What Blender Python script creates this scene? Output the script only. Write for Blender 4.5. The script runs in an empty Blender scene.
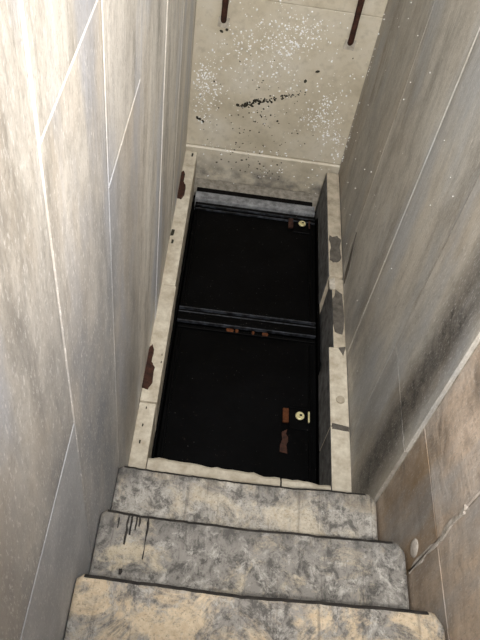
import bpy, bmesh, math, random
from mathutils import Vector, Matrix, noise

# ------------------------------------------------------------------ camera, world, light, exposure
sc = bpy.context.scene
COL = sc.collection
XL, XR, YB = -0.175, 0.525, 2.56          # wall faces of the passage
cam_d = bpy.data.cameras.new('camera')
cam = bpy.data.objects.new('camera', cam_d); COL.objects.link(cam)
cam_d.sensor_fit = 'VERTICAL'; cam_d.sensor_height = 36.0; cam_d.lens = 39.2
cam_d.clip_start = 0.01
right = Vector((0.99083993, 0.06416086, 0.11882597))
down = Vector((0.12464276, -0.77311924, -0.62189294))
fwd = Vector((0.05196546, 0.63100715, -0.77403460))
m = Matrix.Identity(4)
for i in range(3):
    m[i][0], m[i][1], m[i][2] = right[i], -down[i], -fwd[i]
m.translation = Vector((0, 0, 1.96))
cam.matrix_world = m
sc.camera = cam

w = bpy.data.worlds.new('sky'); sc.world = w; w.use_nodes = True
bg = w.node_tree.nodes['Background']
bg.inputs['Color'].default_value = (0.91, 0.955, 1.0, 1)
bg.inputs['Strength'].default_value = 2.1

fl = bpy.data.lights.new('camera_flash', 'SPOT')
fl.spot_size = math.radians(84); fl.spot_blend = 1.0
fl.energy = 138.0; fl.shadow_soft_size = 0.02; fl.color = (1.0, 0.965, 0.925)
flo = bpy.data.objects.new('camera_flash', fl); COL.objects.link(flo)
flo.location = (0.15, -0.10, 2.12)
flo.rotation_euler = (-Vector((0.09, 0.79, -0.61))).to_track_quat('Z', 'Y').to_euler()   # beam along the lens axis

vs = sc.view_settings
vs.view_transform = 'Standard'; vs.look = 'None'; vs.gamma = 1.0
vs.use_curve_mapping = False; vs.exposure = 0.35

# ------------------------------------------------------------------ materials
def lin(r, g, b):
    f = lambda c: (c/255/12.92) if c/255 <= 0.04045 else ((c/255+0.055)/1.055)**2.4
    return (f(r), f(g), f(b), 1)

class NT:
    def __init__(s, name):
        s.m = bpy.data.materials.new(name); s.m.use_nodes = True
        s.t = s.m.node_tree; s.n = s.t.nodes; s.b = s.n['Principled BSDF']
    def new(s, t, **k):
        n = s.n.new(t)
        for a, v in k.items(): setattr(n, a, v)
        return n
    def link(s, a, b): s.t.links.new(a, b)
    def pos(s, scale, rand=True):
        if not hasattr(s, 'g'):
            s.g = s.new('ShaderNodeNewGeometry'); s.oi = s.new('ShaderNodeObjectInfo')
            mul = s.new('ShaderNodeVectorMath', operation='SCALE')
            cx = s.new('ShaderNodeCombineXYZ')
            for k in range(3): s.link(s.oi.outputs['Random'], cx.inputs[k])
            mul.inputs['Scale'].default_value = 7.0
            s.link(cx.outputs[0], mul.inputs[0])
            ad = s.new('ShaderNodeVectorMath', operation='ADD')
            s.link(s.g.outputs['Position'], ad.inputs[0]); s.link(mul.outputs[0], ad.inputs[1])
            s.rp = ad.outputs[0]
        v = s.new('ShaderNodeVectorMath', operation='MULTIPLY')
        s.link(s.rp if rand else s.g.outputs['Position'], v.inputs[0])
        v.inputs[1].default_value = scale
        return v.outputs[0]
    def noise(s, scale, detail=5, rough=0.6, rand=True, dist=0.0):
        n = s.new('ShaderNodeTexNoise')
        n.inputs['Scale'].default_value = 1.0; n.inputs['Detail'].default_value = detail
        n.inputs['Roughness'].default_value = rough; n.inputs['Distortion'].default_value = dist
        s.link(s.pos(scale, rand), n.inputs['Vector'])
        return n.outputs['Fac']
    def ramp(s, f, stops):
        r = s.new('ShaderNodeValToRGB')
        e = r.color_ramp.elements
        while len(e) < len(stops): e.new(0.5)
        for k, (p, c) in enumerate(stops):
            e[k].position = p
            e[k].color = c if isinstance(c, tuple) else (c, c, c, 1)
        s.link(f, r.inputs[0]); return r.outputs['Color']
    def mix(s, f, a, b, mode='MIX'):
        x = s.new('ShaderNodeMix', data_type='RGBA', blend_type=mode)
        for sock, v in ((x.inputs[0], f), (x.inputs[6], a), (x.inputs[7], b)):
            if isinstance(v, (int, float)): sock.default_value = v
            elif isinstance(v, tuple): sock.default_value = v
            else: s.link(v, sock)
        return x.outputs[2]
    def math(s, op, a, b=0.0, clamp=False):
        x = s.new('ShaderNodeMath', operation=op); x.use_clamp = clamp
        for k, v in enumerate((a, b)):
            if isinstance(v, (int, float)): x.inputs[k].default_value = v
            else: s.link(v, x.inputs[k])
        return x.outputs[0]
    def comp(s, axis):
        s.pos((1, 1, 1), False)
        x = s.new('ShaderNodeSeparateXYZ'); s.link(s.g.outputs['Position'], x.inputs[0])
        return x.outputs[axis]
    def band(s, axis, lo, hi, soft):
        """1 between lo and hi along a world axis, fading over soft"""
        v = s.comp(axis)
        a = s.math('DIVIDE', s.math('SUBTRACT', v, lo), soft, True)
        b = s.math('DIVIDE', s.math('SUBTRACT', hi, v), soft, True)
        return s.math('MULTIPLY', a, b)
    def objcol(s, k):
        s.pos((1, 1, 1), False)
        x = s.new('ShaderNodeSeparateColor'); s.link(s.oi.outputs['Color'], x.inputs[0])
        return x.outputs[k]
    def bump(s, h, strength, dist=0.01):
        b = s.new('ShaderNodeBump'); b.inputs['Strength'].default_value = strength
        b.inputs['Distance'].default_value = dist
        s.link(h, b.inputs['Height'])
        if getattr(s, 'lastn', None): s.link(s.lastn, b.inputs['Normal'])
        s.lastn = b.outputs[0]; s.link(s.lastn, s.b.inputs['Normal'])
    def done(s, col, rough=0.7, spec=0.4, metal=0.0):
        if isinstance(col, tuple): s.b.inputs['Base Color'].default_value = col
        else: s.link(col, s.b.inputs['Base Color'])
        if isinstance(rough, (int, float)): s.b.inputs['Roughness'].default_value = rough
        else: s.link(rough, s.b.inputs['Roughness'])
        s.b.inputs['Specular IOR Level'].default_value = spec
        s.b.inputs['Metallic'].default_value = metal
        return s.m

def marble(name, light, mid, dark, warm, cool, stretch, stain=None, glint_fleck=0.5):
    """weathered marble: object colour R = how stained, G = how warm, B = brightness"""
    n = NT(name)
    big = n.noise(tuple(1.6*q for q in stretch), 6, 0.62, dist=0.4)
    fine = n.noise(tuple(8*q for q in stretch), 7, 0.7, dist=0.3)
    mot = n.noise((26, 26, 15), 8, 0.78)
    cloud = n.noise((3.2, 3.2, 1.6), 5, 0.6)
    cloud2 = n.noise((4.1, 4.3, 1.3), 5, 0.6, rand=False)
    grit = n.noise((150, 150, 110), 3, 0.75)
    c = n.ramp(big, [(0.30, dark), (0.46, mid), (0.62, light)])
    c = n.mix(n.math('MULTIPLY', n.ramp(fine, [(0.48, 0.0), (0.64, 1.0)]), 0.35), c, light)
    c = n.mix(n.math('MULTIPLY', n.ramp(mot, [(0.36, 1.0), (0.5, 0.0)]), 0.45), c, dark)
    c = n.mix(n.math('MULTIPLY', n.ramp(mot, [(0.5, 0.0), (0.62, 1.0)]), 0.45), c, light)
    c = n.mix(n.math('MULTIPLY', n.ramp(fine, [(0.34, 1.0), (0.47, 0.0)]), 0.32), c, dark)
    c = n.mix(n.math('MULTIPLY', n.ramp(cloud, [(0.44, 0.0), (0.60, 1.0)]), n.objcol(1)), c, warm)
    c = n.mix(n.math('MULTIPLY', n.ramp(cloud2, [(0.50, 0.0), (0.64, 0.75)]), 1.0), c, cool)
    st = n.noise((8, 8, 2.2), 8, 0.72)
    c = n.mix(n.math('MULTIPLY', n.ramp(st, [(0.46, 0.0), (0.62, 1.0)]), n.objcol(0)), c, dark)
    if stain: c = stain(n, c)
    c = n.mix(n.math('MULTIPLY', n.ramp(grit, [(0.34, 1.0), (0.44, 0.0)]), 0.4), c, dark)
    fl_ = n.noise((260, 260, 85), 3, 0.65)
    c = n.mix(n.math('MULTIPLY', n.ramp(fl_, [(0.57, 0.0), (0.68, 1.0)]), glint_fleck), c, lin(246, 244, 240))  # crystal glints put into the colour as white flecks
    br = n.math('MULTIPLY', n.objcol(2), 2.0)
    cc = n.new('ShaderNodeCombineColor')
    for k in range(3): n.link(br, cc.inputs[k])
    c = n.mix(1.0, c, cc.outputs[0], 'MULTIPLY')
    n.bump(fine, 0.12, 0.008); n.bump(mot, 0.16, 0.006); n.bump(big, 0.3, 0.02); n.bump(grit, 0.3, 0.002)
    return n.done(c, 0.55, 0.4)

def right_stain(n, c):
    ragged = n.noise((9, 9, 5), 8, 0.75, rand=False)
    spots = n.noise((40, 40, 30), 6, 0.75, rand=False)
    b = n.math('MULTIPLY', n.band(1, 0.842, 1.04, 0.07), n.band(2, -0.3, 1.35, 0.45))
    f = n.math('MULTIPLY', b, n.ramp(ragged, [(0.28, 0.65), (0.45, 1.0)]))
    f = n.math('MULTIPLY', f, n.ramp(spots, [(0.35, 1.0), (0.7, 0.55)]))
    c = n.mix(f, c, lin(56, 54, 52))
    b2 = n.math('MULTIPLY', n.band(1, 0.86, 2.6, 0.1), n.band(2, -0.3, 0.35, 0.3))
    f2 = n.math('MULTIPLY', b2, n.ramp(ragged, [(0.42, 0.0), (0.7, 0.6)]))
    return n.mix(f2, c, lin(112, 108, 104))
def left_stain_and_falloff(n, c):  # blue-grey stain with flash falloff and daylight tint put into the colour
    ragged = n.noise((5, 5, 3), 7, 0.7, rand=False)
    b = n.math('MULTIPLY', n.band(1, -3.0, 1.25, 0.5), n.band(2, -0.5, 1.52, 0.5))
    f = n.math('MULTIPLY', b, n.ramp(ragged, [(0.3, 0.35), (0.6, 1.0)]))
    return n.mix(f, c, lin(134, 137, 142))

COOL = lin(186, 190, 200)
M = {}
M['left'] = marble('weathered_marble', lin(228, 223, 214), lin(204, 198, 188), lin(148, 143, 135), lin(212, 192, 164), COOL, (4.0, 4.0, 0.7), left_stain_and_falloff, 0.5)
M['left_low'] = marble('rubbed_marble', lin(200, 200, 198), lin(172, 172, 172), lin(120, 122, 127), lin(196, 186, 168), lin(166, 172, 182), (4.0, 1.3, 4.5), left_stain_and_falloff, 0.22)
M['right'] = marble('stained_marble', lin(198, 193, 183), lin(174, 169, 160), lin(130, 125, 117), lin(168, 148, 120), lin(172, 174, 176), (4.0, 4.0, 0.75), right_stain, 0.3)
M['right_near'] = marble('brown_marble', lin(208, 190, 172), lin(180, 162, 145), lin(118, 108, 98), lin(148, 120, 84), lin(166, 165, 164), (6.0, 2.2, 5.0), None, 0.2)

def back_mat():
    n = NT('damp_limestone')
    big = n.noise((4, 4, 4), 6, 0.6); fine = n.noise((30, 30, 30), 5, 0.65); grit = n.noise((190, 190, 190), 3, 0.7)
    c = n.ramp(big, [(0.3, lin(184, 173, 150)), (0.5, lin(206, 196, 175)), (0.7, lin(216, 209, 194))])
    c = n.mix(n.math('MULTIPLY', n.ramp(fine, [(0.3, 1.0), (0.5, 0.0)]), 0.4), c, lin(160, 150, 130))
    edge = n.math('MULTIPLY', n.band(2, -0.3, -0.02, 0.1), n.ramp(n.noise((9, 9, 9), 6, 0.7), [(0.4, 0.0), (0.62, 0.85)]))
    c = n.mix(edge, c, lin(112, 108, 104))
    n.bump(fine, 0.3, 0.004); n.bump(grit, 0.4, 0.002)
    return n.done(c, 0.42, 0.5)
M['back'] = back_mat()

def step_mat(name, base, pale, grey, amount, ty, edge=0.0):
    """worn tread of stone; ty = nosing line, edge = how black the crust along it is"""
    n = NT(name)
    big = n.noise((8, 9, 8), 8, 0.74, dist=0.6); blot = n.noise((30, 24, 24), 8, 0.78, dist=0.4); grit = n.noise((170, 170, 170), 3, 0.75)
    fine = n.noise((60, 60, 60), 6, 0.75); wht = n.noise((26, 22, 22), 8, 0.78, dist=0.5)
    c = n.ramp(fine, [(0.34, base), (0.6, pale)])
    lo = 0.60-0.20*amount
    g = n.ramp(big, [(lo-0.03, 0.0), (lo+0.07, 0.95)])
    c = n.mix(g, c, grey)
    c = n.mix(n.math('MULTIPLY', n.ramp(blot, [(0.47, 0.0), (0.58, 0.95)]), n.math('ADD', n.math('MULTIPLY', g, 0.75), 0.12)), c, lin(72, 70, 67))
    c = n.mix(n.math('MULTIPLY', n.ramp(wht, [(0.52, 0.0), (0.64, 0.8)]), g), c, lin(212, 207, 198))
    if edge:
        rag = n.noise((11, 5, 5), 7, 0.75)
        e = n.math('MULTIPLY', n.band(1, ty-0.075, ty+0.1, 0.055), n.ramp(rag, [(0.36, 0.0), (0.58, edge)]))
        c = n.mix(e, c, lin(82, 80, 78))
    drip = n.noise((70, 5, 5), 4, 0.6)
    c = n.mix(n.math('MULTIPLY', n.ramp(drip, [(0.60, 0.0), (0.68, 1.0)]), 0.4), c, lin(76, 70, 66))
    c = n.mix(n.math('MULTIPLY', n.ramp(grit, [(0.34, 1.0), (0.44, 0.0)]), 0.45), c, lin(70, 66, 62))
    n.bump(big, 0.25, 0.012); n.bump(fine, 0.35, 0.004); n.bump(grit, 0.3, 0.0015)
    return n.done(c, 0.75, 0.3)
M['step_pale'] = step_mat('pale_step_stone', lin(178, 164, 142), lin(206, 197, 180), lin(170, 165, 157), 0.75, 0.855, 0.95)
M['step_grey'] = step_mat('grey_step_stone', lin(176, 162, 138), lin(204, 192, 170), lin(146, 142, 136), 0.95, 0.645, 0.6)
M['step_tan'] = step_mat('tan_step_stone', lin(196, 174, 144), lin(218, 200, 172), lin(150, 146, 140), 0.68, 0.437, 0.0)

def simple(name, a, b, scale, rough, spec=0.3, metal=0.0, bump=0.3, lo=0.35, hi=0.65):
    n = NT(name)
    f = n.noise((scale,)*3, 6, 0.7)
    c = n.ramp(f, [(lo, a), (hi, b)])
    n.bump(f, bump, 0.004)
    return n.done(c, rough, spec, metal)
M['jamb'] = simple('jamb_limestone', lin(176, 164, 144), lin(214, 206, 188), 22, 0.7)
M['jamb_r'] = simple('stained_jamb_limestone', lin(150, 140, 122), lin(196, 184, 164), 18, 0.7)
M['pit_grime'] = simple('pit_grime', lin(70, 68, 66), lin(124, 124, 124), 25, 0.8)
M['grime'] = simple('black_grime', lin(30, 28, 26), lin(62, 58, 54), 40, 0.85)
M['mortar'] = simple('pale_mortar', lin(206, 198, 184), lin(238, 234, 224), 60, 0.85)
M['mortar_r'] = simple('dull_mortar', lin(150, 142, 128), lin(206, 198, 184), 40, 0.85)
M['rust'] = simple('rusted_iron', lin(38, 25, 20), lin(78, 48, 36), 60, 0.8, 0.3, 0.1, 0.6)
M['rust_bright'] = simple('orange_rust', lin(52, 29, 17), lin(104, 60, 33), 60, 0.85, 0.2)
M['patch'] = simple('dark_mortar', lin(74, 70, 64), lin(104, 98, 90), 45, 0.9)
M['dirt'] = simple('black_dirt', lin(12, 11, 10), lin(26, 24, 22), 30, 0.95, 0.1)
M['frame_metal'] = simple('worn_grey_paint', lin(96, 97, 99), lin(160, 161, 163), 30, 0.55, 0.4)
M['brass'] = simple('pale_brass', lin(196, 184, 130), lin(232, 224, 180), 80, 0.35, 0.5, 0.2)
M['grain'] = simple('white_mineral', lin(250, 250, 248), lin(255, 255, 255), 200, 0.3, 1.0)  # white specks that stand in for flash glints
M['lichen'] = simple('dark_lichen', lin(38, 36, 28), lin(66, 62, 50), 90, 0.9)
def hatch_mat():
    n = NT('black_painted_steel')
    f = n.noise((5, 5, 5), 6, 0.65); s = n.noise((60, 60, 60), 4, 0.7); v = n.noise((150, 150, 150), 2, 0.5)
    c = n.ramp(f, [(0.4, lin(2, 2, 2)), (0.8, lin(9, 9, 10))])
    c = n.mix(n.ramp(s, [(0.66, 0.0), (0.74, 0.7)]), c, lin(44, 38, 34))
    c = n.mix(n.ramp(v, [(0.72, 0.0), (0.77, 0.7)]), c, lin(96, 92, 90))
    n.bump(s, 0.3, 0.003)
    return n.done(c, 0.5, 0.05)
M['hatch'] = hatch_mat()

# ------------------------------------------------------------------ helpers
def link(name, me, mat, parent=None):
    o = bpy.data.objects.new(name, me); COL.objects.link(o)
    if isinstance(mat, (list, tuple)):
        for x in mat: me.materials.append(M[x])
    elif mat and not me.materials: me.materials.append(M[mat])
    if parent: o.parent = parent
    return o
def from_bm(name, bm, mat, parent=None, smooth=False):
    bmesh.ops.recalc_face_normals(bm, faces=bm.faces)
    me = bpy.data.meshes.new(name); bm.to_mesh(me); bm.free()
    if smooth:
        for p in me.polygons: p.use_smooth = True
    return link(name, me, mat, parent)
def box_bm(x0, x1, y0, y1, z0, z1, bev=0.0, seg=1, bm=None):
    bm = bm or bmesh.new()
    r = bmesh.ops.create_cube(bm, size=1.0)
    for v in r['verts']:
        v.co = Vector(((x0+x1)/2+v.co.x*(x1-x0), (y0+y1)/2+v.co.y*(y1-y0), (z0+z1)/2+v.co.z*(z1-z0)))
    if bev:
        es = list({e for v in r['verts'] for e in v.link_edges})
        bmesh.ops.bevel(bm, geom=es, offset=bev, segments=seg, profile=0.6, affect='EDGES')
    return bm
def box(name, x0, x1, y0, y1, z0, z1, mat, parent=None, bev=0.0, seg=1):
    return from_bm(name, box_bm(x0, x1, y0, y1, z0, z1, bev, seg), mat, parent)
def empty(name, loc=(0, 0, 0)):
    o = bpy.data.objects.new(name, None); COL.objects.link(o); o.location = loc
    o.empty_display_size = 0.1
    return o
def tag(o, label, cat=None, group=None, kind=None):
    o['label'] = label
    if cat: o['category'] = cat
    if group: o['group'] = group
    if kind: o['kind'] = kind
    return o
def struct(o, label, cat):
    return tag(o, label, cat, kind='structure')
def blob(name, pts, origin, u, v, nrm, thick, mat, parent, seed=0, rough=0.12, sub=3):
    """irregular flat patch: outline pts in the (u, v) plane, raised by thick along nrm"""
    rnd = random.Random(seed)
    u, v, nrm, origin = Vector(u), Vector(v), Vector(nrm), Vector(origin)
    ring = []
    k = len(pts)
    size = max(max(abs(p[0]) for p in pts), max(abs(p[1]) for p in pts))
    for i in range(k):
        a, b = pts[i], pts[(i+1) % k]
        for j in range(sub):
            t = j/sub
            ring.append((a[0]+(b[0]-a[0])*t+rnd.uniform(-1, 1)*rough*size*0.2, a[1]+(b[1]-a[1])*t+rnd.uniform(-1, 1)*rough*size*0.2))
    bm = bmesh.new()
    base = [bm.verts.new(origin+u*p[0]+v*p[1]-nrm*0.002) for p in ring]
    top = [bm.verts.new(origin+u*p[0]*0.96+v*p[1]*0.96+nrm*thick) for p in ring]
    n = len(ring)
    for i in range(n): bm.faces.new((base[i], base[(i+1) % n], top[(i+1) % n], top[i]))
    bm.faces.new(top)
    return from_bm(name, bm, mat, parent)

# ------------------------------------------------------------------ side walls: coursed stone blocks with mortar joints
TOP = 2.45
GAP = {0.53: .0027, 0.845: .0009, 1.53: .0017, 1.21: .0012, 1.02: .0009, 0.835: .002, 0.57: .0012, 0.64: .0014, 0.515: .0007}
def wall_block(parent, side, y0, y1, z0, z1, mat, col, proud=(0, 0, 0, 0)):
    """one stone: four-sided face whose corners stand proud by different amounts, chamfered rim"""
    face = XL if side < 0 else XR
    inn = -side                                   # direction into the passage
    g = lambda v: .0007 if (mat == 'left_low' and v == 0.53) else GAP.get(v, 0.0011)
    y0, y1, z0, z1 = y0+g(y0), y1-g(y1), z0+g(z0), z1-g(z1)
    ch = 0.0025
    bm = bmesh.new()
    cs = [(y0, z0), (y1, z0), (y1, z1), (y0, z1)]
    ci = [(y0+ch, z0+ch), (y1-ch, z0+ch), (y1-ch, z1-ch), (y0+ch, z1-ch)]
    back = [bm.verts.new((face+side*0.11, y, z)) for y, z in cs]
    rim = [bm.verts.new((face+inn*(p-0.003), y, z)) for (y, z), p in zip(cs, proud)]
    fr = [bm.verts.new((face+inn*p, y, z)) for (y, z), p in zip(ci, proud)]
    for i in range(4):
        j = (i+1) % 4
        bm.faces.new((back[i], back[j], rim[j], rim[i])); bm.faces.new((rim[i], rim[j], fr[j], fr[i]))
    bm.faces.new(fr); bm.faces.new(back)
    o = from_bm('stone_block', bm, mat, parent)
    o.color = (*col, 1)
    return o

wl = struct(box('wall_left', XL-0.16, XL-0.0022, -2.0, YB+0.2, -0.4, TOP, 'mortar'), 'pale streaked marble block wall with white joints, beside the jamb with rusted cramps', 'wall')
mm = 0.001
LB = [ # y0, y1, z0, z1, material, (stain, warm, bright), proud at the four corners (mm)
 (-2.0, -0.35, -0.4, 1.35, 'left_low', (.3, .2, .5), (0, 0, 0, 0)), (-2.0, -0.35, 1.35, TOP, 'left', (.2, .3, .5), (1, 0, 0, 1)),
 (-0.35, 0.53, -0.4, 1.02, 'left_low', (.2, .15, .6), (1, 0, 1, 1)), (-0.35, 0.53, 1.02, TOP, 'left', (.2, .45, .41), (1, 1, 1, 1)),
 (0.53, 0.845, -0.4, 1.53, 'left', (.4, .25, .51), (0, 1, 0, 0)), (0.53, 0.845, 1.53, TOP, 'left', (.2, .3, .45), (1, 1, 2, 1)),
 (0.845, 1.165, -0.4, 1.21, 'left', (.3, .35, .47), (1, 3, 2, 0)), (0.845, 1.165, 1.21, TOP, 'left', (.1, .25, .55), (0, 2, 1, 0)),
 (1.165, 1.55, -0.4, TOP, 'left', (.15, .1, .57), (0, 3, 3, 0)),
 (1.55, 2.0, -0.4, 1.62, 'left', (.2, .1, .57), (5, 3, 2, 4)), (1.55, 2.0, 1.62, TOP, 'left', (.2, .2, .5), (3, 3, 3, 3)),
 (2.0, YB+0.06, -0.4, 1.3, 'left', (.25, .1, .54), (4, 1, 0, 3)), (2.0, YB+0.06, 1.3, TOP, 'left', (.2, .2, .5), (2, 2, 2, 2)),
]
for a in LB: wall_block(wl, -1, *a[:6], tuple(p*mm for p in a[6]))

M['brown_joint'] = simple('brown_joint_mortar', lin(120, 106, 90), lin(176, 164, 148), 35, 0.85)
for y, z1 in ((0.845, TOP-.01), (1.165, TOP-.01), (1.55, TOP-.01)):
    box('joint_mortar', XL-0.02, XL-0.0012, y-0.0013, y+0.0013, -0.39, z1, 'brown_joint', wl)
wr = struct(box('wall_right', XR+0.0022, XR+0.16, -2.0, YB+0.2, -0.4, TOP, 'mortar_r'), 'grey brown stained marble block wall beside the stepped jamb', 'wall')
RB = [
 (-2.0, -0.2, -0.4, 1.3, 'right_near', (.3, .3, .5), (0, 0, 0, 0)), (-2.0, -0.2, 1.3, TOP, 'right', (.3, .3, .5), (0, 0, 0, 0)),
 (-0.2, 0.57, -0.4, 0.64, 'right_near', (.45, .3, .5), (0, 0, 1, 0)), (-0.2, 0.57, 0.64, TOP, 'right_near', (.35, .25, .58), (0, 1, 1, 0)),
 (0.57, 0.835, -0.4, 0.64, 'right_near', (.4, .85, .44), (0, -1, -1, 0)), (0.57, 0.835, 0.64, TOP, 'right_near', (.2, .25, .64), (1, -1, -1, 0)),
 (0.835, 1.165, -0.4, 0.515, 'right', (.35, .3, .48), (7, 2, 1, 7)), (0.835, 1.165, 0.515, TOP, 'right', (.25, .35, .52), (7, 2, 2, 7)),
 (1.165, 1.5, -0.4, TOP, 'right', (.2, .2, .53), (0, 1, 1, 0)),
 (1.5, 1.93, -0.4, 1.6, 'right', (.25, .15, .51), (2, 1, 1, 2)), (1.5, 1.93, 1.6, TOP, 'right', (.25, .15, .5), (1, 1, 1, 1)),
 (1.93, YB+0.06, -0.4, 1.7, 'right', (.35, .35, .44), (1, 0, 0, 1)), (1.93, YB+0.06, 1.7, TOP, 'right', (.25, .15, .5), (1, 0, 0, 1)),
]
for a in RB: wall_block(wr, 1, *a[:6], tuple(p*mm for p in a[6]))
# bulging mortar seam and dark patches on the right wall
M['seam'] = simple('grey_seam_mortar', lin(160, 150, 138), lin(212, 204, 194), 50, 0.85)
blob('mortar_seam', [(-.006, -.18), (.003, -.18), (.006, -.06), (.004, 0.04), (.008, .12), (.004, .17), (-.004, .16), (-.006, .06), (-.003, .0), (-.007, -.09)], (XR, 0.568, 0.63), (0, 1, 0), (0, 0, 1), (-1, 0, 0), 0.004, 'seam', wr, 5, 0.15)
bm = bmesh.new(); bmesh.ops.create_uvsphere(bm, u_segments=14, v_segments=8, radius=1.0, matrix=Matrix.Translation((XR, 0.607, 0.50)) @ Matrix.Diagonal((0.006, 0.020, 0.026, 1)))
from_bm('round_boss', bm, 'seam', wr, True)
o = blob('dark_patch', [(-.035, -.1), (.0, -.085), (.022, .02), (.04, .11), (.012, .06), (-.03, -.02)], (XR-0.001, 1.872, 0.105), (0, 1, 0), (0, 0, 1), (-1, 0, 0), 0.003, 'patch', wr, 7)
o['label'] = 'dark mortar smear'

# ------------------------------------------------------------------ end wall
wb = struct(box('wall_back', XL-0.1, XR+0.1, YB+0.02, YB+0.22, -0.4, TOP, 'mortar_r'), 'beige damp limestone end wall speckled with white grains', 'wall')
def back_slab(z0, z1, proud, bev=0.004):
    box('wall_slab', XL-0.05, XR+0.05, YB-proud, YB+0.1, z0, z1, 'back', wb, bev)
back_slab(0.7065, TOP, 0.0, 0.0015); back_slab(0.014, 0.705, 0.001, 0.0015)
back_slab(-0.172, 0.010, 0.010, 0.006)

# ------------------------------------------------------------------ floor of the pit
fl_o = struct(box('floor', XL-0.1, XR+0.1, 0.7, YB+0.1, -0.45, -0.30, 'dirt'), 'black dirt floor of the pit under the hatch', 'floor')

# ------------------------------------------------------------------ jambs and sill around the pit
PX0, PX1 = -0.118, 0.458
j1 = struct(empty('trim_1', (XL, 1.7, -0.3)), 'pale limestone jamb strip along the streaked wall, with two rusted cramps', 'jamb')
def child(o, p):
    o.parent = p; o.matrix_parent_inverse = Matrix.Translation(p.location).inverted(); return o
for y0, y1, t in ((0.80, 1.205, 0.0), (1.21, 1.72, 0.0015), (1.724, 2.53, -0.001)):
    child(box('jamb_stone', XL+0.002, PX0+random.Random(y0).uniform(-.002, .002), y0, y1, -0.29, t, 'jamb', None, 0.004, 2), j1)
# rusted cramps let into the jamb: narrow tongue and wide head
def cramp(x, y, s, sd):
    o = blob('iron_cramp', [(-.014, -.07), (.008, -.078), (.017, -.05), (.016, .0), (.006, .016), (.007, .062), (-.001, .08), (-.009, .066), (-.010, .016), (-.017, .0)],
             (x, y, 0.001), (s, 0, 0), (0, s, 0), (0, 0, 1), 0.006, 'rust', None, sd, 0.08)
    o['label'] = 'rusted iron cramp'
    child(o, j1)
cramp(-0.163, 1.345, 1.2, 1); cramp(-0.164, 2.29, 1.15, 2)
for x, y, s in ((-.165, 2.0, .8), (-.16, 1.95, .5), (-.125, 1.37, .25), (-.126, 1.40, .22), (-.15, 1.12, .25), (-.15, 1.06, .3), (-.148, 1.185, .2), (-.14, 2.5, .5)):
    child(blob('dark_fleck', [(-.008, -.02), (.008, -.018), (.01, .02), (-.006, .024)], (x, y, 0.0005), (s, 0, 0), (0, s, 0), (0, 0, 1), 0.001, 'lichen', None, int(y*100), 0.4), j1)

j2 = struct(empty('trim_2', (XR, 1.7, -0.3)), 'broken limestone jamb strip with dark mortar patches along the stained wall', 'jamb')
def jamb_r(y0, y1, x0, t, mat='jamb_r', bev=0.006):
    o = child(box('jamb_stone', x0, XR-0.002, y0, y1, -0.29, t, mat, None, bev, 2), j2)
    o.data.materials.append(M['pit_grime'])          # dirt and shade of the face inside the pit, put into its colour
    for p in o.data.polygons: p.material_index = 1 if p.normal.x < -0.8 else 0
    return o
jamb_r(1.872, 2.51, PX1+0.004, 0.004, 'jamb_r', 0.014)
jamb_r(1.530, 1.870, PX1+0.018, -0.004)
jamb_r(1.200, 1.528, PX1, 0.0, 'jamb')
jamb_r(0.80, 1.1985, PX1, 0.001, 'jamb')
child(box('jamb_core', PX1+0.024, XR-0.004, 0.81, 2.48, -0.295, -0.012, 'grime'), j2)
def jpatch(pts, x, y, sd, mat='patch', th=0.003, z=0.0):
    o = child(blob('mortar_patch', pts, (x, y, z), (1, 0, 0), (0, 1, 0), (0, 0, 1), th, mat, None, sd), j2); return o
jpatch([(-.024, -.07), (-.01, -.085), (.012, -.08), (.024, -.05), (.02, 0), (.026, .05), (.008, .07), (-.012, .062), (-.024, .07), (-.02, .0)], 0.492, 2.03, 11, z=0.004)
jpatch([(-.018, -.10), (.012, -.11), (.022, -.02), (.017, .09), (-.008, .11), (-.022, .06), (-.024, -.03)], 0.500, 1.70, 12, z=-0.003)
jpatch([(-.012, 0.004), (.014, .012), (.004, -.03)], 0.506, 1.522, 13, z=0.0)
jpatch([(-.028, -.008), (.03, -.012), (.03, .006), (-.01, .012), (-.028, .014)], 0.491, 1.196, 14, z=0.0)
jpatch([(-.01, -.02), (.012, -.02), (.012, .04), (-.012, .03)], 0.476, 1.83, 15, 'mortar_r', 0.004, -0.003)
bm = bmesh.new(); bmesh.ops.create_cone(bm, cap_ends=True, segments=18, radius1=.016, radius2=.014, depth=.008, matrix=Matrix.Translation((0.494, 1.305, 0.002)))
child(from_bm('plug', bm, 'jamb_r', None), j2)

j3 = struct(empty('trim_3', (0.17, 0.95, -0.3)), 'chipped pale stone sill at the foot of the steps', 'sill')
def sill(x0, x1, yl, yr, t, sd):
    rnd = random.Random(sd); k = max(6, int((x1-x0)/0.016)); bm = bmesh.new(); rows = []
    for i in range(k+1):
        a = i/k; x = x0+(x1-x0)*a
        yy = yl+(yr-yl)*a+noise.noise(Vector((x*22, sd, 0)))*0.009+rnd.uniform(-.002, .002)
        rows.append([bm.verts.new((x, y, z)) for y, z in ((0.80, -.29), (0.80, t), (yy-.010, t+rnd.uniform(-.001, .001)), (yy, t-.008), (yy-.004, -.29))])
    for i in range(k):
        for j in range(5):
            bm.faces.new((rows[i][j], rows[i][(j+1) % 5], rows[i+1][(j+1) % 5], rows[i+1][j]))
    bm.faces.new(rows[0]); bm.faces.new(rows[-1])
    child(from_bm('sill_stone', bm, 'jamb', None), j3)
sill(PX0+0.002, 0.297, 1.018, 0.996, -0.002, 3)
sill(0.303, PX1-0.001, 0.998, 0.990, -0.004, 4)
child(box('joint_mortar', 0.295, 0.305, 0.81, 0.985, -0.28, -0.010, 'grime'), j3)

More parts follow.
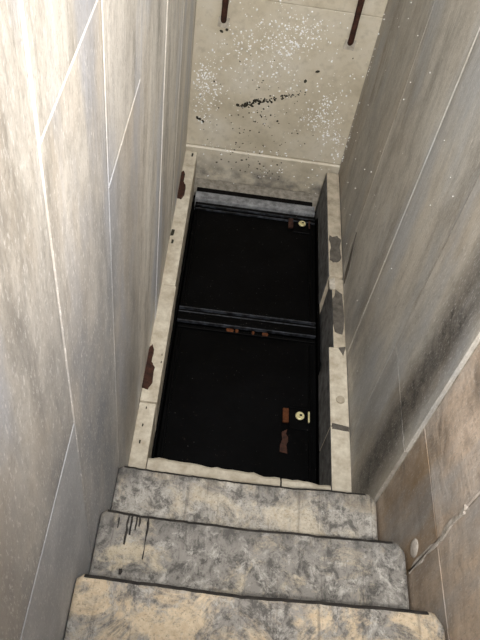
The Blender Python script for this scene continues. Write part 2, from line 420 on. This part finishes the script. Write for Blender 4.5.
# ------------------------------------------------------------------ staircase: worn stone steps
stair = tag(empty('stone_staircase', (0.17, 0.4, -0.3)), 'steep worn stone staircase with grey stained treads between marble walls', 'staircase')
def make_step(i, yn, zt, mat):
    rnd = random.Random(i)
    nx, r = 56, 0.017
    x0, x1 = XL+0.003, XR-0.006
    run, hgt = 0.25, 0.24
    bm = bmesh.new(); rings = []
    for k in range(nx+1):
        a = k/nx
        a = a if 0 < k < nx else float(k > 0)
        x = x0+(x1-x0)*a
        cx = 0.0
        rr, rl = 0.022, 0.009
        if x > x1-rr: cx = rr-math.sqrt(max(0, rr*rr-(x-(x1-rr))**2))
        if x < x0+rl: cx = rl-math.sqrt(max(0, rl*rl-(x0+rl-x)**2))
        wear = math.sin(math.pi*a)**0.8
        zz = zt-0.010*wear+0.0035*noise.noise(Vector((x*9, i*3.1, 0)))
        yy = yn-0.004*wear-cx+0.0025*noise.noise(Vector((x*9, i*5.7, 2)))+0.002*noise.noise(Vector((x*55, i, 4)))
        prof = [(yn-run, zz+0.004), (yn-run*0.75, zz), (yn-run*0.45, zz-0.002), (yn-run*0.2, zz)]
        for q in range(0, 5):
            t = q/4*math.pi/2
            prof.append((yy-r+r*math.sin(t), zz-r+r*math.cos(t)))
        prof += [(yy-0.004, zz-0.05), (yy-0.012, zz-0.07), (yy-0.014, zz-hgt), (yn-run, zz-hgt)]
        rings.append([bm.verts.new((x, y, z)) for y, z in prof])
    n = len(rings[0])
    for k in range(nx):
        for j in range(n):
            f = bm.faces.new((rings[k][j], rings[k][(j+1) % n], rings[k+1][(j+1) % n], rings[k+1][j]))
            f.smooth = j < 10
            f.material_index = 1 if j >= 5 and x0+0.012 < rings[k][0].co.x < x1-0.03 else 0  # nosing and riser: cast shadow line put into the colour, plus grime
    bm.faces.new(rings[0]); bm.faces.new(rings[-1])
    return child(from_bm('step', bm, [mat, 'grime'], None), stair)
STEPS = [(0.855, 0.252, 'step_pale'), (0.645, 0.449, 'step_grey'), (0.437, 0.636, 'step_tan')]
for k in range(4, 9): STEPS.append((0.437-0.212*(k-3), 0.636+0.19*(k-3), 'step_grey' if k % 2 else 'step_tan'))
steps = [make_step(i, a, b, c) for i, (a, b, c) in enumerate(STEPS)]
# black drip marks that ran over the second tread
for q, (x, ya, yb, wd, z) in enumerate(((-.135, .625, .60, .003, .4475), (-.115, .634, .565, .004, .4465), (-.107, .634, .588, .005, .446), (-.096, .632, .600, .004, .4455), (-.089, .634, .61, .005, .445), (-.070, .634, .54, .004, .4445), (-.113, .512, .500, .008, .4485))):
    wd *= 0.7
    d = blob('drip_mark', [(-wd/2, (yb-ya)/2), (wd/2, (yb-ya)/2), (wd*.8, 0), (wd*.6, (ya-yb)/2), (-wd*.6, (ya-yb)/2), (-wd*.7, .01)], (x+0.004, (ya+yb)/2, z), (1, 0, 0), (0, 1, 0), (0, 0, 1), 0.0012, 'grime', None, 40+q, 0.2)
    d.parent = steps[1]
# rough rubble core that carries the steps
bm = bmesh.new()
pr = [(0.82, -.29), (0.82, 0.03), (-0.64, 1.36), (-0.90, 1.36), (-0.90, -.29)]
A = [bm.verts.new((XL+0.004, y, z)) for y, z in pr]; B = [bm.verts.new((XR-0.004, y, z)) for y, z in pr]
for i in range(5): bm.faces.new((A[i], A[(i+1) % 5], B[(i+1) % 5], B[i]))
bm.faces.new(A); bm.faces.new(B)
child(from_bm('core', bm, 'grime', None), stair)

# ------------------------------------------------------------------ black steel hatch in the pit
HZ = -0.19
hatch = tag(empty('steel_hatch', (0.17, 1.75, -0.30)), 'black painted steel double hatch sunk between the stone jambs', 'hatch')
def hp(o): return child(o, hatch)
hx0, hx1 = PX0-0.03, PX1+0.03
hp(box('frame', hx0+0.04, hx1-0.04, 2.425, 2.478, HZ-0.10, HZ+0.008, 'frame_metal', None, 0.004, 2))['label'] = 'grey painted frame bar'
hp(box('rear_rail', hx0+0.04, hx1-0.04, 2.485, 2.57, HZ-0.10, HZ-0.045, 'dirt', None, 0.003))
for x in (PX0+0.002, PX1-0.022+0.02):
    hp(box('side_rail', x, x+0.010, 1.03, 2.40, HZ-0.1, HZ+0.010, 'hatch', None, 0.002))
hp(box('support_plate', PX0+0.012, PX1-0.004, 1.03, 2.40, HZ-0.10, HZ-0.045, 'hatch'))
def leaf(y0, y1, yl, seed):
    x0, x1 = PX0+0.016, PX1-0.006
    L = hp(box('leaf', x0, x1, y0, y1, HZ-0.04, HZ, 'hatch', None, 0.003))
    def sub(o):
        o.parent = L
        return o
    L.parent = None; L.parent = hatch; L.matrix_parent_inverse = Matrix.Translation(hatch.location).inverted()
    for ya in (y0+0.010, y1-0.022):
        sub(box('edge_rib', x0+0.004, x1-0.004, ya, ya+0.012, HZ-0.002, HZ+0.008, 'hatch', None, 0.002))
    for xa in (x0+0.012, x1-0.03):
        sub(box('edge_rib', xa, xa+0.010, y0+0.03, y1-0.03, HZ-0.002, HZ+0.006, 'hatch', None, 0.002))
    # lock: bracket plate, ring, cylinder with key slot, rusted strike plate
    xl = 0.388
    sub(box('lock_plate', xl-0.04, xl+0.04, yl-0.05, yl+0.04, HZ-0.002, HZ+0.006, 'hatch', None, 0.003))
    bm = bmesh.new()
    n1, n2, Rr, rr = 22, 8, 0.012, 0.005
    vs_ = [[bm.verts.new((xl+(Rr+rr*math.cos(b*2*math.pi/n2))*math.cos(a*2*math.pi/n1), yl+(Rr+rr*math.cos(b*2*math.pi/n2))*math.sin(a*2*math.pi/n1), HZ+0.014+rr*math.sin(b*2*math.pi/n2))) for b in range(n2)] for a in range(n1)]
    for a in range(n1):
        for b in range(n2):
            bm.faces.new((vs_[a][b], vs_[(a+1) % n1][b], vs_[(a+1) % n1][(b+1) % n2], vs_[a][(b+1) % n2]))
    sub(from_bm('lock_ring', bm, 'brass', None, True))['label'] = 'pale brass lock ring'
    bm = bmesh.new(); bmesh.ops.create_cone(bm, cap_ends=True, segments=20, radius1=.009, radius2=.008, depth=.014, matrix=Matrix.Translation((xl, yl, HZ+0.014)))
    sub(from_bm('lock_cylinder', bm, 'brass', None))
    sub(box('key_slot', xl-0.002, xl+0.007, yl-0.004, yl+0.003, HZ+0.019, HZ+0.0225, 'dirt', None, 0.0005))
    sub(box('catch', xl+0.030, xl+0.036, yl-0.022, yl+0.022, HZ+0.008, HZ+0.016, 'brass' if seed else 'rust', None, 0.001))
    sub(box('strike_plate', xl-0.062, xl-0.040, yl-0.03, yl+0.028, HZ+0.002, HZ+0.014, 'rust_bright' if seed else 'rust', None, 0.002))
    return L, sub
L1, s1 = leaf(1.765, 2.416, 2.344, 0)
L2, s2 = leaf(1.035, 1.700, 1.333, 1)
hp(box('meeting_bar', PX0+0.014, PX1-0.008, 1.712, 1.752, HZ-0.04, HZ+0.012, 'hatch', None, 0.004, 2))
M['worn_edge'] = simple('worn_black_edge', lin(14, 14, 16), lin(74, 78, 86), 35, 0.5, 0.3, lo=0.42, hi=0.7)
for y in (1.708, 1.752, 1.775): hp(box('bar_edge', PX0+0.016, PX1-0.01, y-0.002, y+0.002, HZ-0.002, HZ+0.0145, 'worn_edge', None, 0.0008))
for y in (2.385, 2.362): hp(box('bar_edge', PX0+0.02, PX1-0.01, y-0.0015, y+0.0015, HZ-0.002, HZ+0.0105, 'worn_edge', None, 0.0006))
for x, wd in ((0.108, .03), (0.135, .014), (0.247, .024), (0.20, .012)):
    s2(box('rust_scale', x-wd/2, x+wd/2, 1.680, 1.698, HZ-0.002, HZ+0.010, 'rust_bright', None, 0.003))
s2(blob('rust_scale', [(-.012, -.05), (.010, -.055), (.014, .0), (.006, .045), (-.010, .03)], (0.335, 1.235, HZ), (1, 0, 0), (0, 1, 0), (0, 0, 1), 0.0015, 'rust', None, 21, 0.4))

# ------------------------------------------------------------------ rusted iron bars on the end wall
def bar(x, z0, z1, label):
    root = tag(empty('iron_bar', (x, YB, z0)), label, 'bar', 'rusted bars on the end wall')
    def c(o): return child(o, root)
    bm = bmesh.new()
    n, k = 10, 26; rings = []
    path = [(0.035, z0+0.006), (-0.004, z0+0.006), (-0.014, z0+0.016)] + [(-0.016, z0+0.03+(z1-z0-0.03)*q/(k-1)) for q in range(k)]
    for q, (dy, z) in enumerate(path):
        p = Vector((x, YB+dy, z))
        a, b = path[max(0, q-1)], path[min(len(path)-1, q+1)]
        t = Vector((0, b[0]-a[0], b[1]-a[1])).normalized(); s = Vector((1, 0, 0)); u = t.cross(s)
        rad = 0.0115*(1+0.14*noise.noise(Vector((x*30, q*1.7, 1))))
        rings.append([bm.verts.new(p+(s*math.cos(g*2*math.pi/n)+u*math.sin(g*2*math.pi/n))*rad) for g in range(n)])
    for q in range(len(rings)-1):
        for g in range(n): bm.faces.new((rings[q][g], rings[q][(g+1) % n], rings[q+1][(g+1) % n], rings[q+1][g]))
    bm.faces.new(rings[0]); bm.faces.new(rings[-1])
    c(from_bm('rod', bm, 'rust', None, True))
    c(blob('anchor_plug', [(-.022, -.02), (.02, -.024), (.024, .018), (-.02, .02)], (x, YB-0.001, z0+0.0), (1, 0, 0), (0, 0, 1), (0, -1, 0), 0.006, 'mortar_r', None, int(x*100)))
bar(-0.066, 0.60, 1.5, 'rusted iron bar on the end wall beside the streaked pale wall')
bar(0.428, 0.585, 1.5, 'rusted iron bar on the end wall beside the brown stained wall')

# ------------------------------------------------------------------ flash glints built as white specks, and dark flecks, on the end wall
rnd = random.Random(8)
def scatter(name, spots, mat, flat):
    bm = bmesh.new()
    for (x, z, s) in spots:
        if not (XL+0.01 < x < XR-0.01): continue
        y = YB-0.001 if z > 0.012 else YB-0.010
        mt = Matrix.Translation((x, y, z)) @ Matrix.Rotation(rnd.uniform(0, 6.28), 4, 'Y') @ Matrix.Diagonal((s*rnd.uniform(.8, 1.5), s*flat, s*rnd.uniform(.7, 1.1), 1))
        bmesh.ops.create_icosphere(bm, subdivisions=1, radius=1.0, matrix=mt)
    return from_bm(name, bm, mat)
sp = []
for cx, cz, sx, sz, n in ((-.115, .36, .022, .04, 110), (-.09, .28, .03, .035, 70), (-.12, .20, .03, .05, 60), (.01, .51, .05, .05, 80), (.10, .55, .05, .04, 80), (.22, .58, .045, .04, 110), (.205, .53, .03, .02, 50), (.27, .62, .05, .03, 70), (.17, .45, .04, .05, 60), (.375, .26, .045, .04, 130), (.36, .22, .03, .02, 60), (.44, .16, .03, .03, 80), (.49, .09, .015, .05, 40), (.06, .42, .1, .06, 80), (.15, .65, .13, .04, 60), (.15, .3, .25, .2, 170), (.42, .36, .06, .12, 70), (.15, -.08, .25, .05, 60), (.15, .02, .25, .006, 50)):
    for _ in range(n): sp.append((rnd.gauss(cx, sx), min(1.2, max(-.17, rnd.gauss(cz, sz))), rnd.uniform(.0012, .0046)*rnd.choice((.5, .7, 1, 1))))
g_ = scatter('mineral_grains', sp, 'grain', 0.7); g_.parent = wb; tag(g_, 'white glinting mineral grains', kind='stuff')
sp = []
for _ in range(90):                              # the slanting dark smear
    t = rnd.random(); sp.append((0.045+0.26*t+rnd.gauss(0, .008), 0.245+0.105*t+rnd.gauss(0, .006), rnd.uniform(.002, .007)*(1.25-t*.7)))
for _ in range(80): sp.append((rnd.gauss(.12, .10), rnd.gauss(.16, .10), rnd.uniform(.0015, .0045)))
for _ in range(28): sp.append((rnd.uniform(-.15, .48), rnd.uniform(-.12, .6), rnd.uniform(.0015, .005)))
for _ in range(30): sp.append((rnd.gauss(.14, .08), rnd.gauss(-.06, .03), rnd.uniform(.002, .005)))
for x, z in ((-.135, .155), (-.125, .15), (-.11, .14), (-.07, .56), (-.05, .57), (.33, .45), (.29, .40)): sp.append((x, z, .008))
g_ = scatter('lichen_flecks', sp, 'lichen', 0.25); g_.parent = wb; tag(g_, 'dark lichen flecks and a slanting dark smear', kind='stuff')

# a few flash glints built as white specks on the right wall and down its far corner
bm = bmesh.new()
gr = [(YB-0.012-rnd.random()*0.03, rnd.uniform(0.0, 0.75), rnd.uniform(.0015, .0035)) for _ in range(34)]
gr += [(rnd.uniform(1.15, 2.4), rnd.uniform(0.05, 1.0), rnd.uniform(.001, .0028)) for _ in range(45)]
for y, z, r_ in gr:
    if y < 1.6: r_ *= 0.6
    bmesh.ops.create_icosphere(bm, subdivisions=1, radius=r_, matrix=Matrix.Translation((XR-0.0012, y, z)))
g_ = from_bm('mineral_grains', bm, 'grain'); g_.parent = wr; tag(g_, 'scattered white mineral grains', kind='stuff')
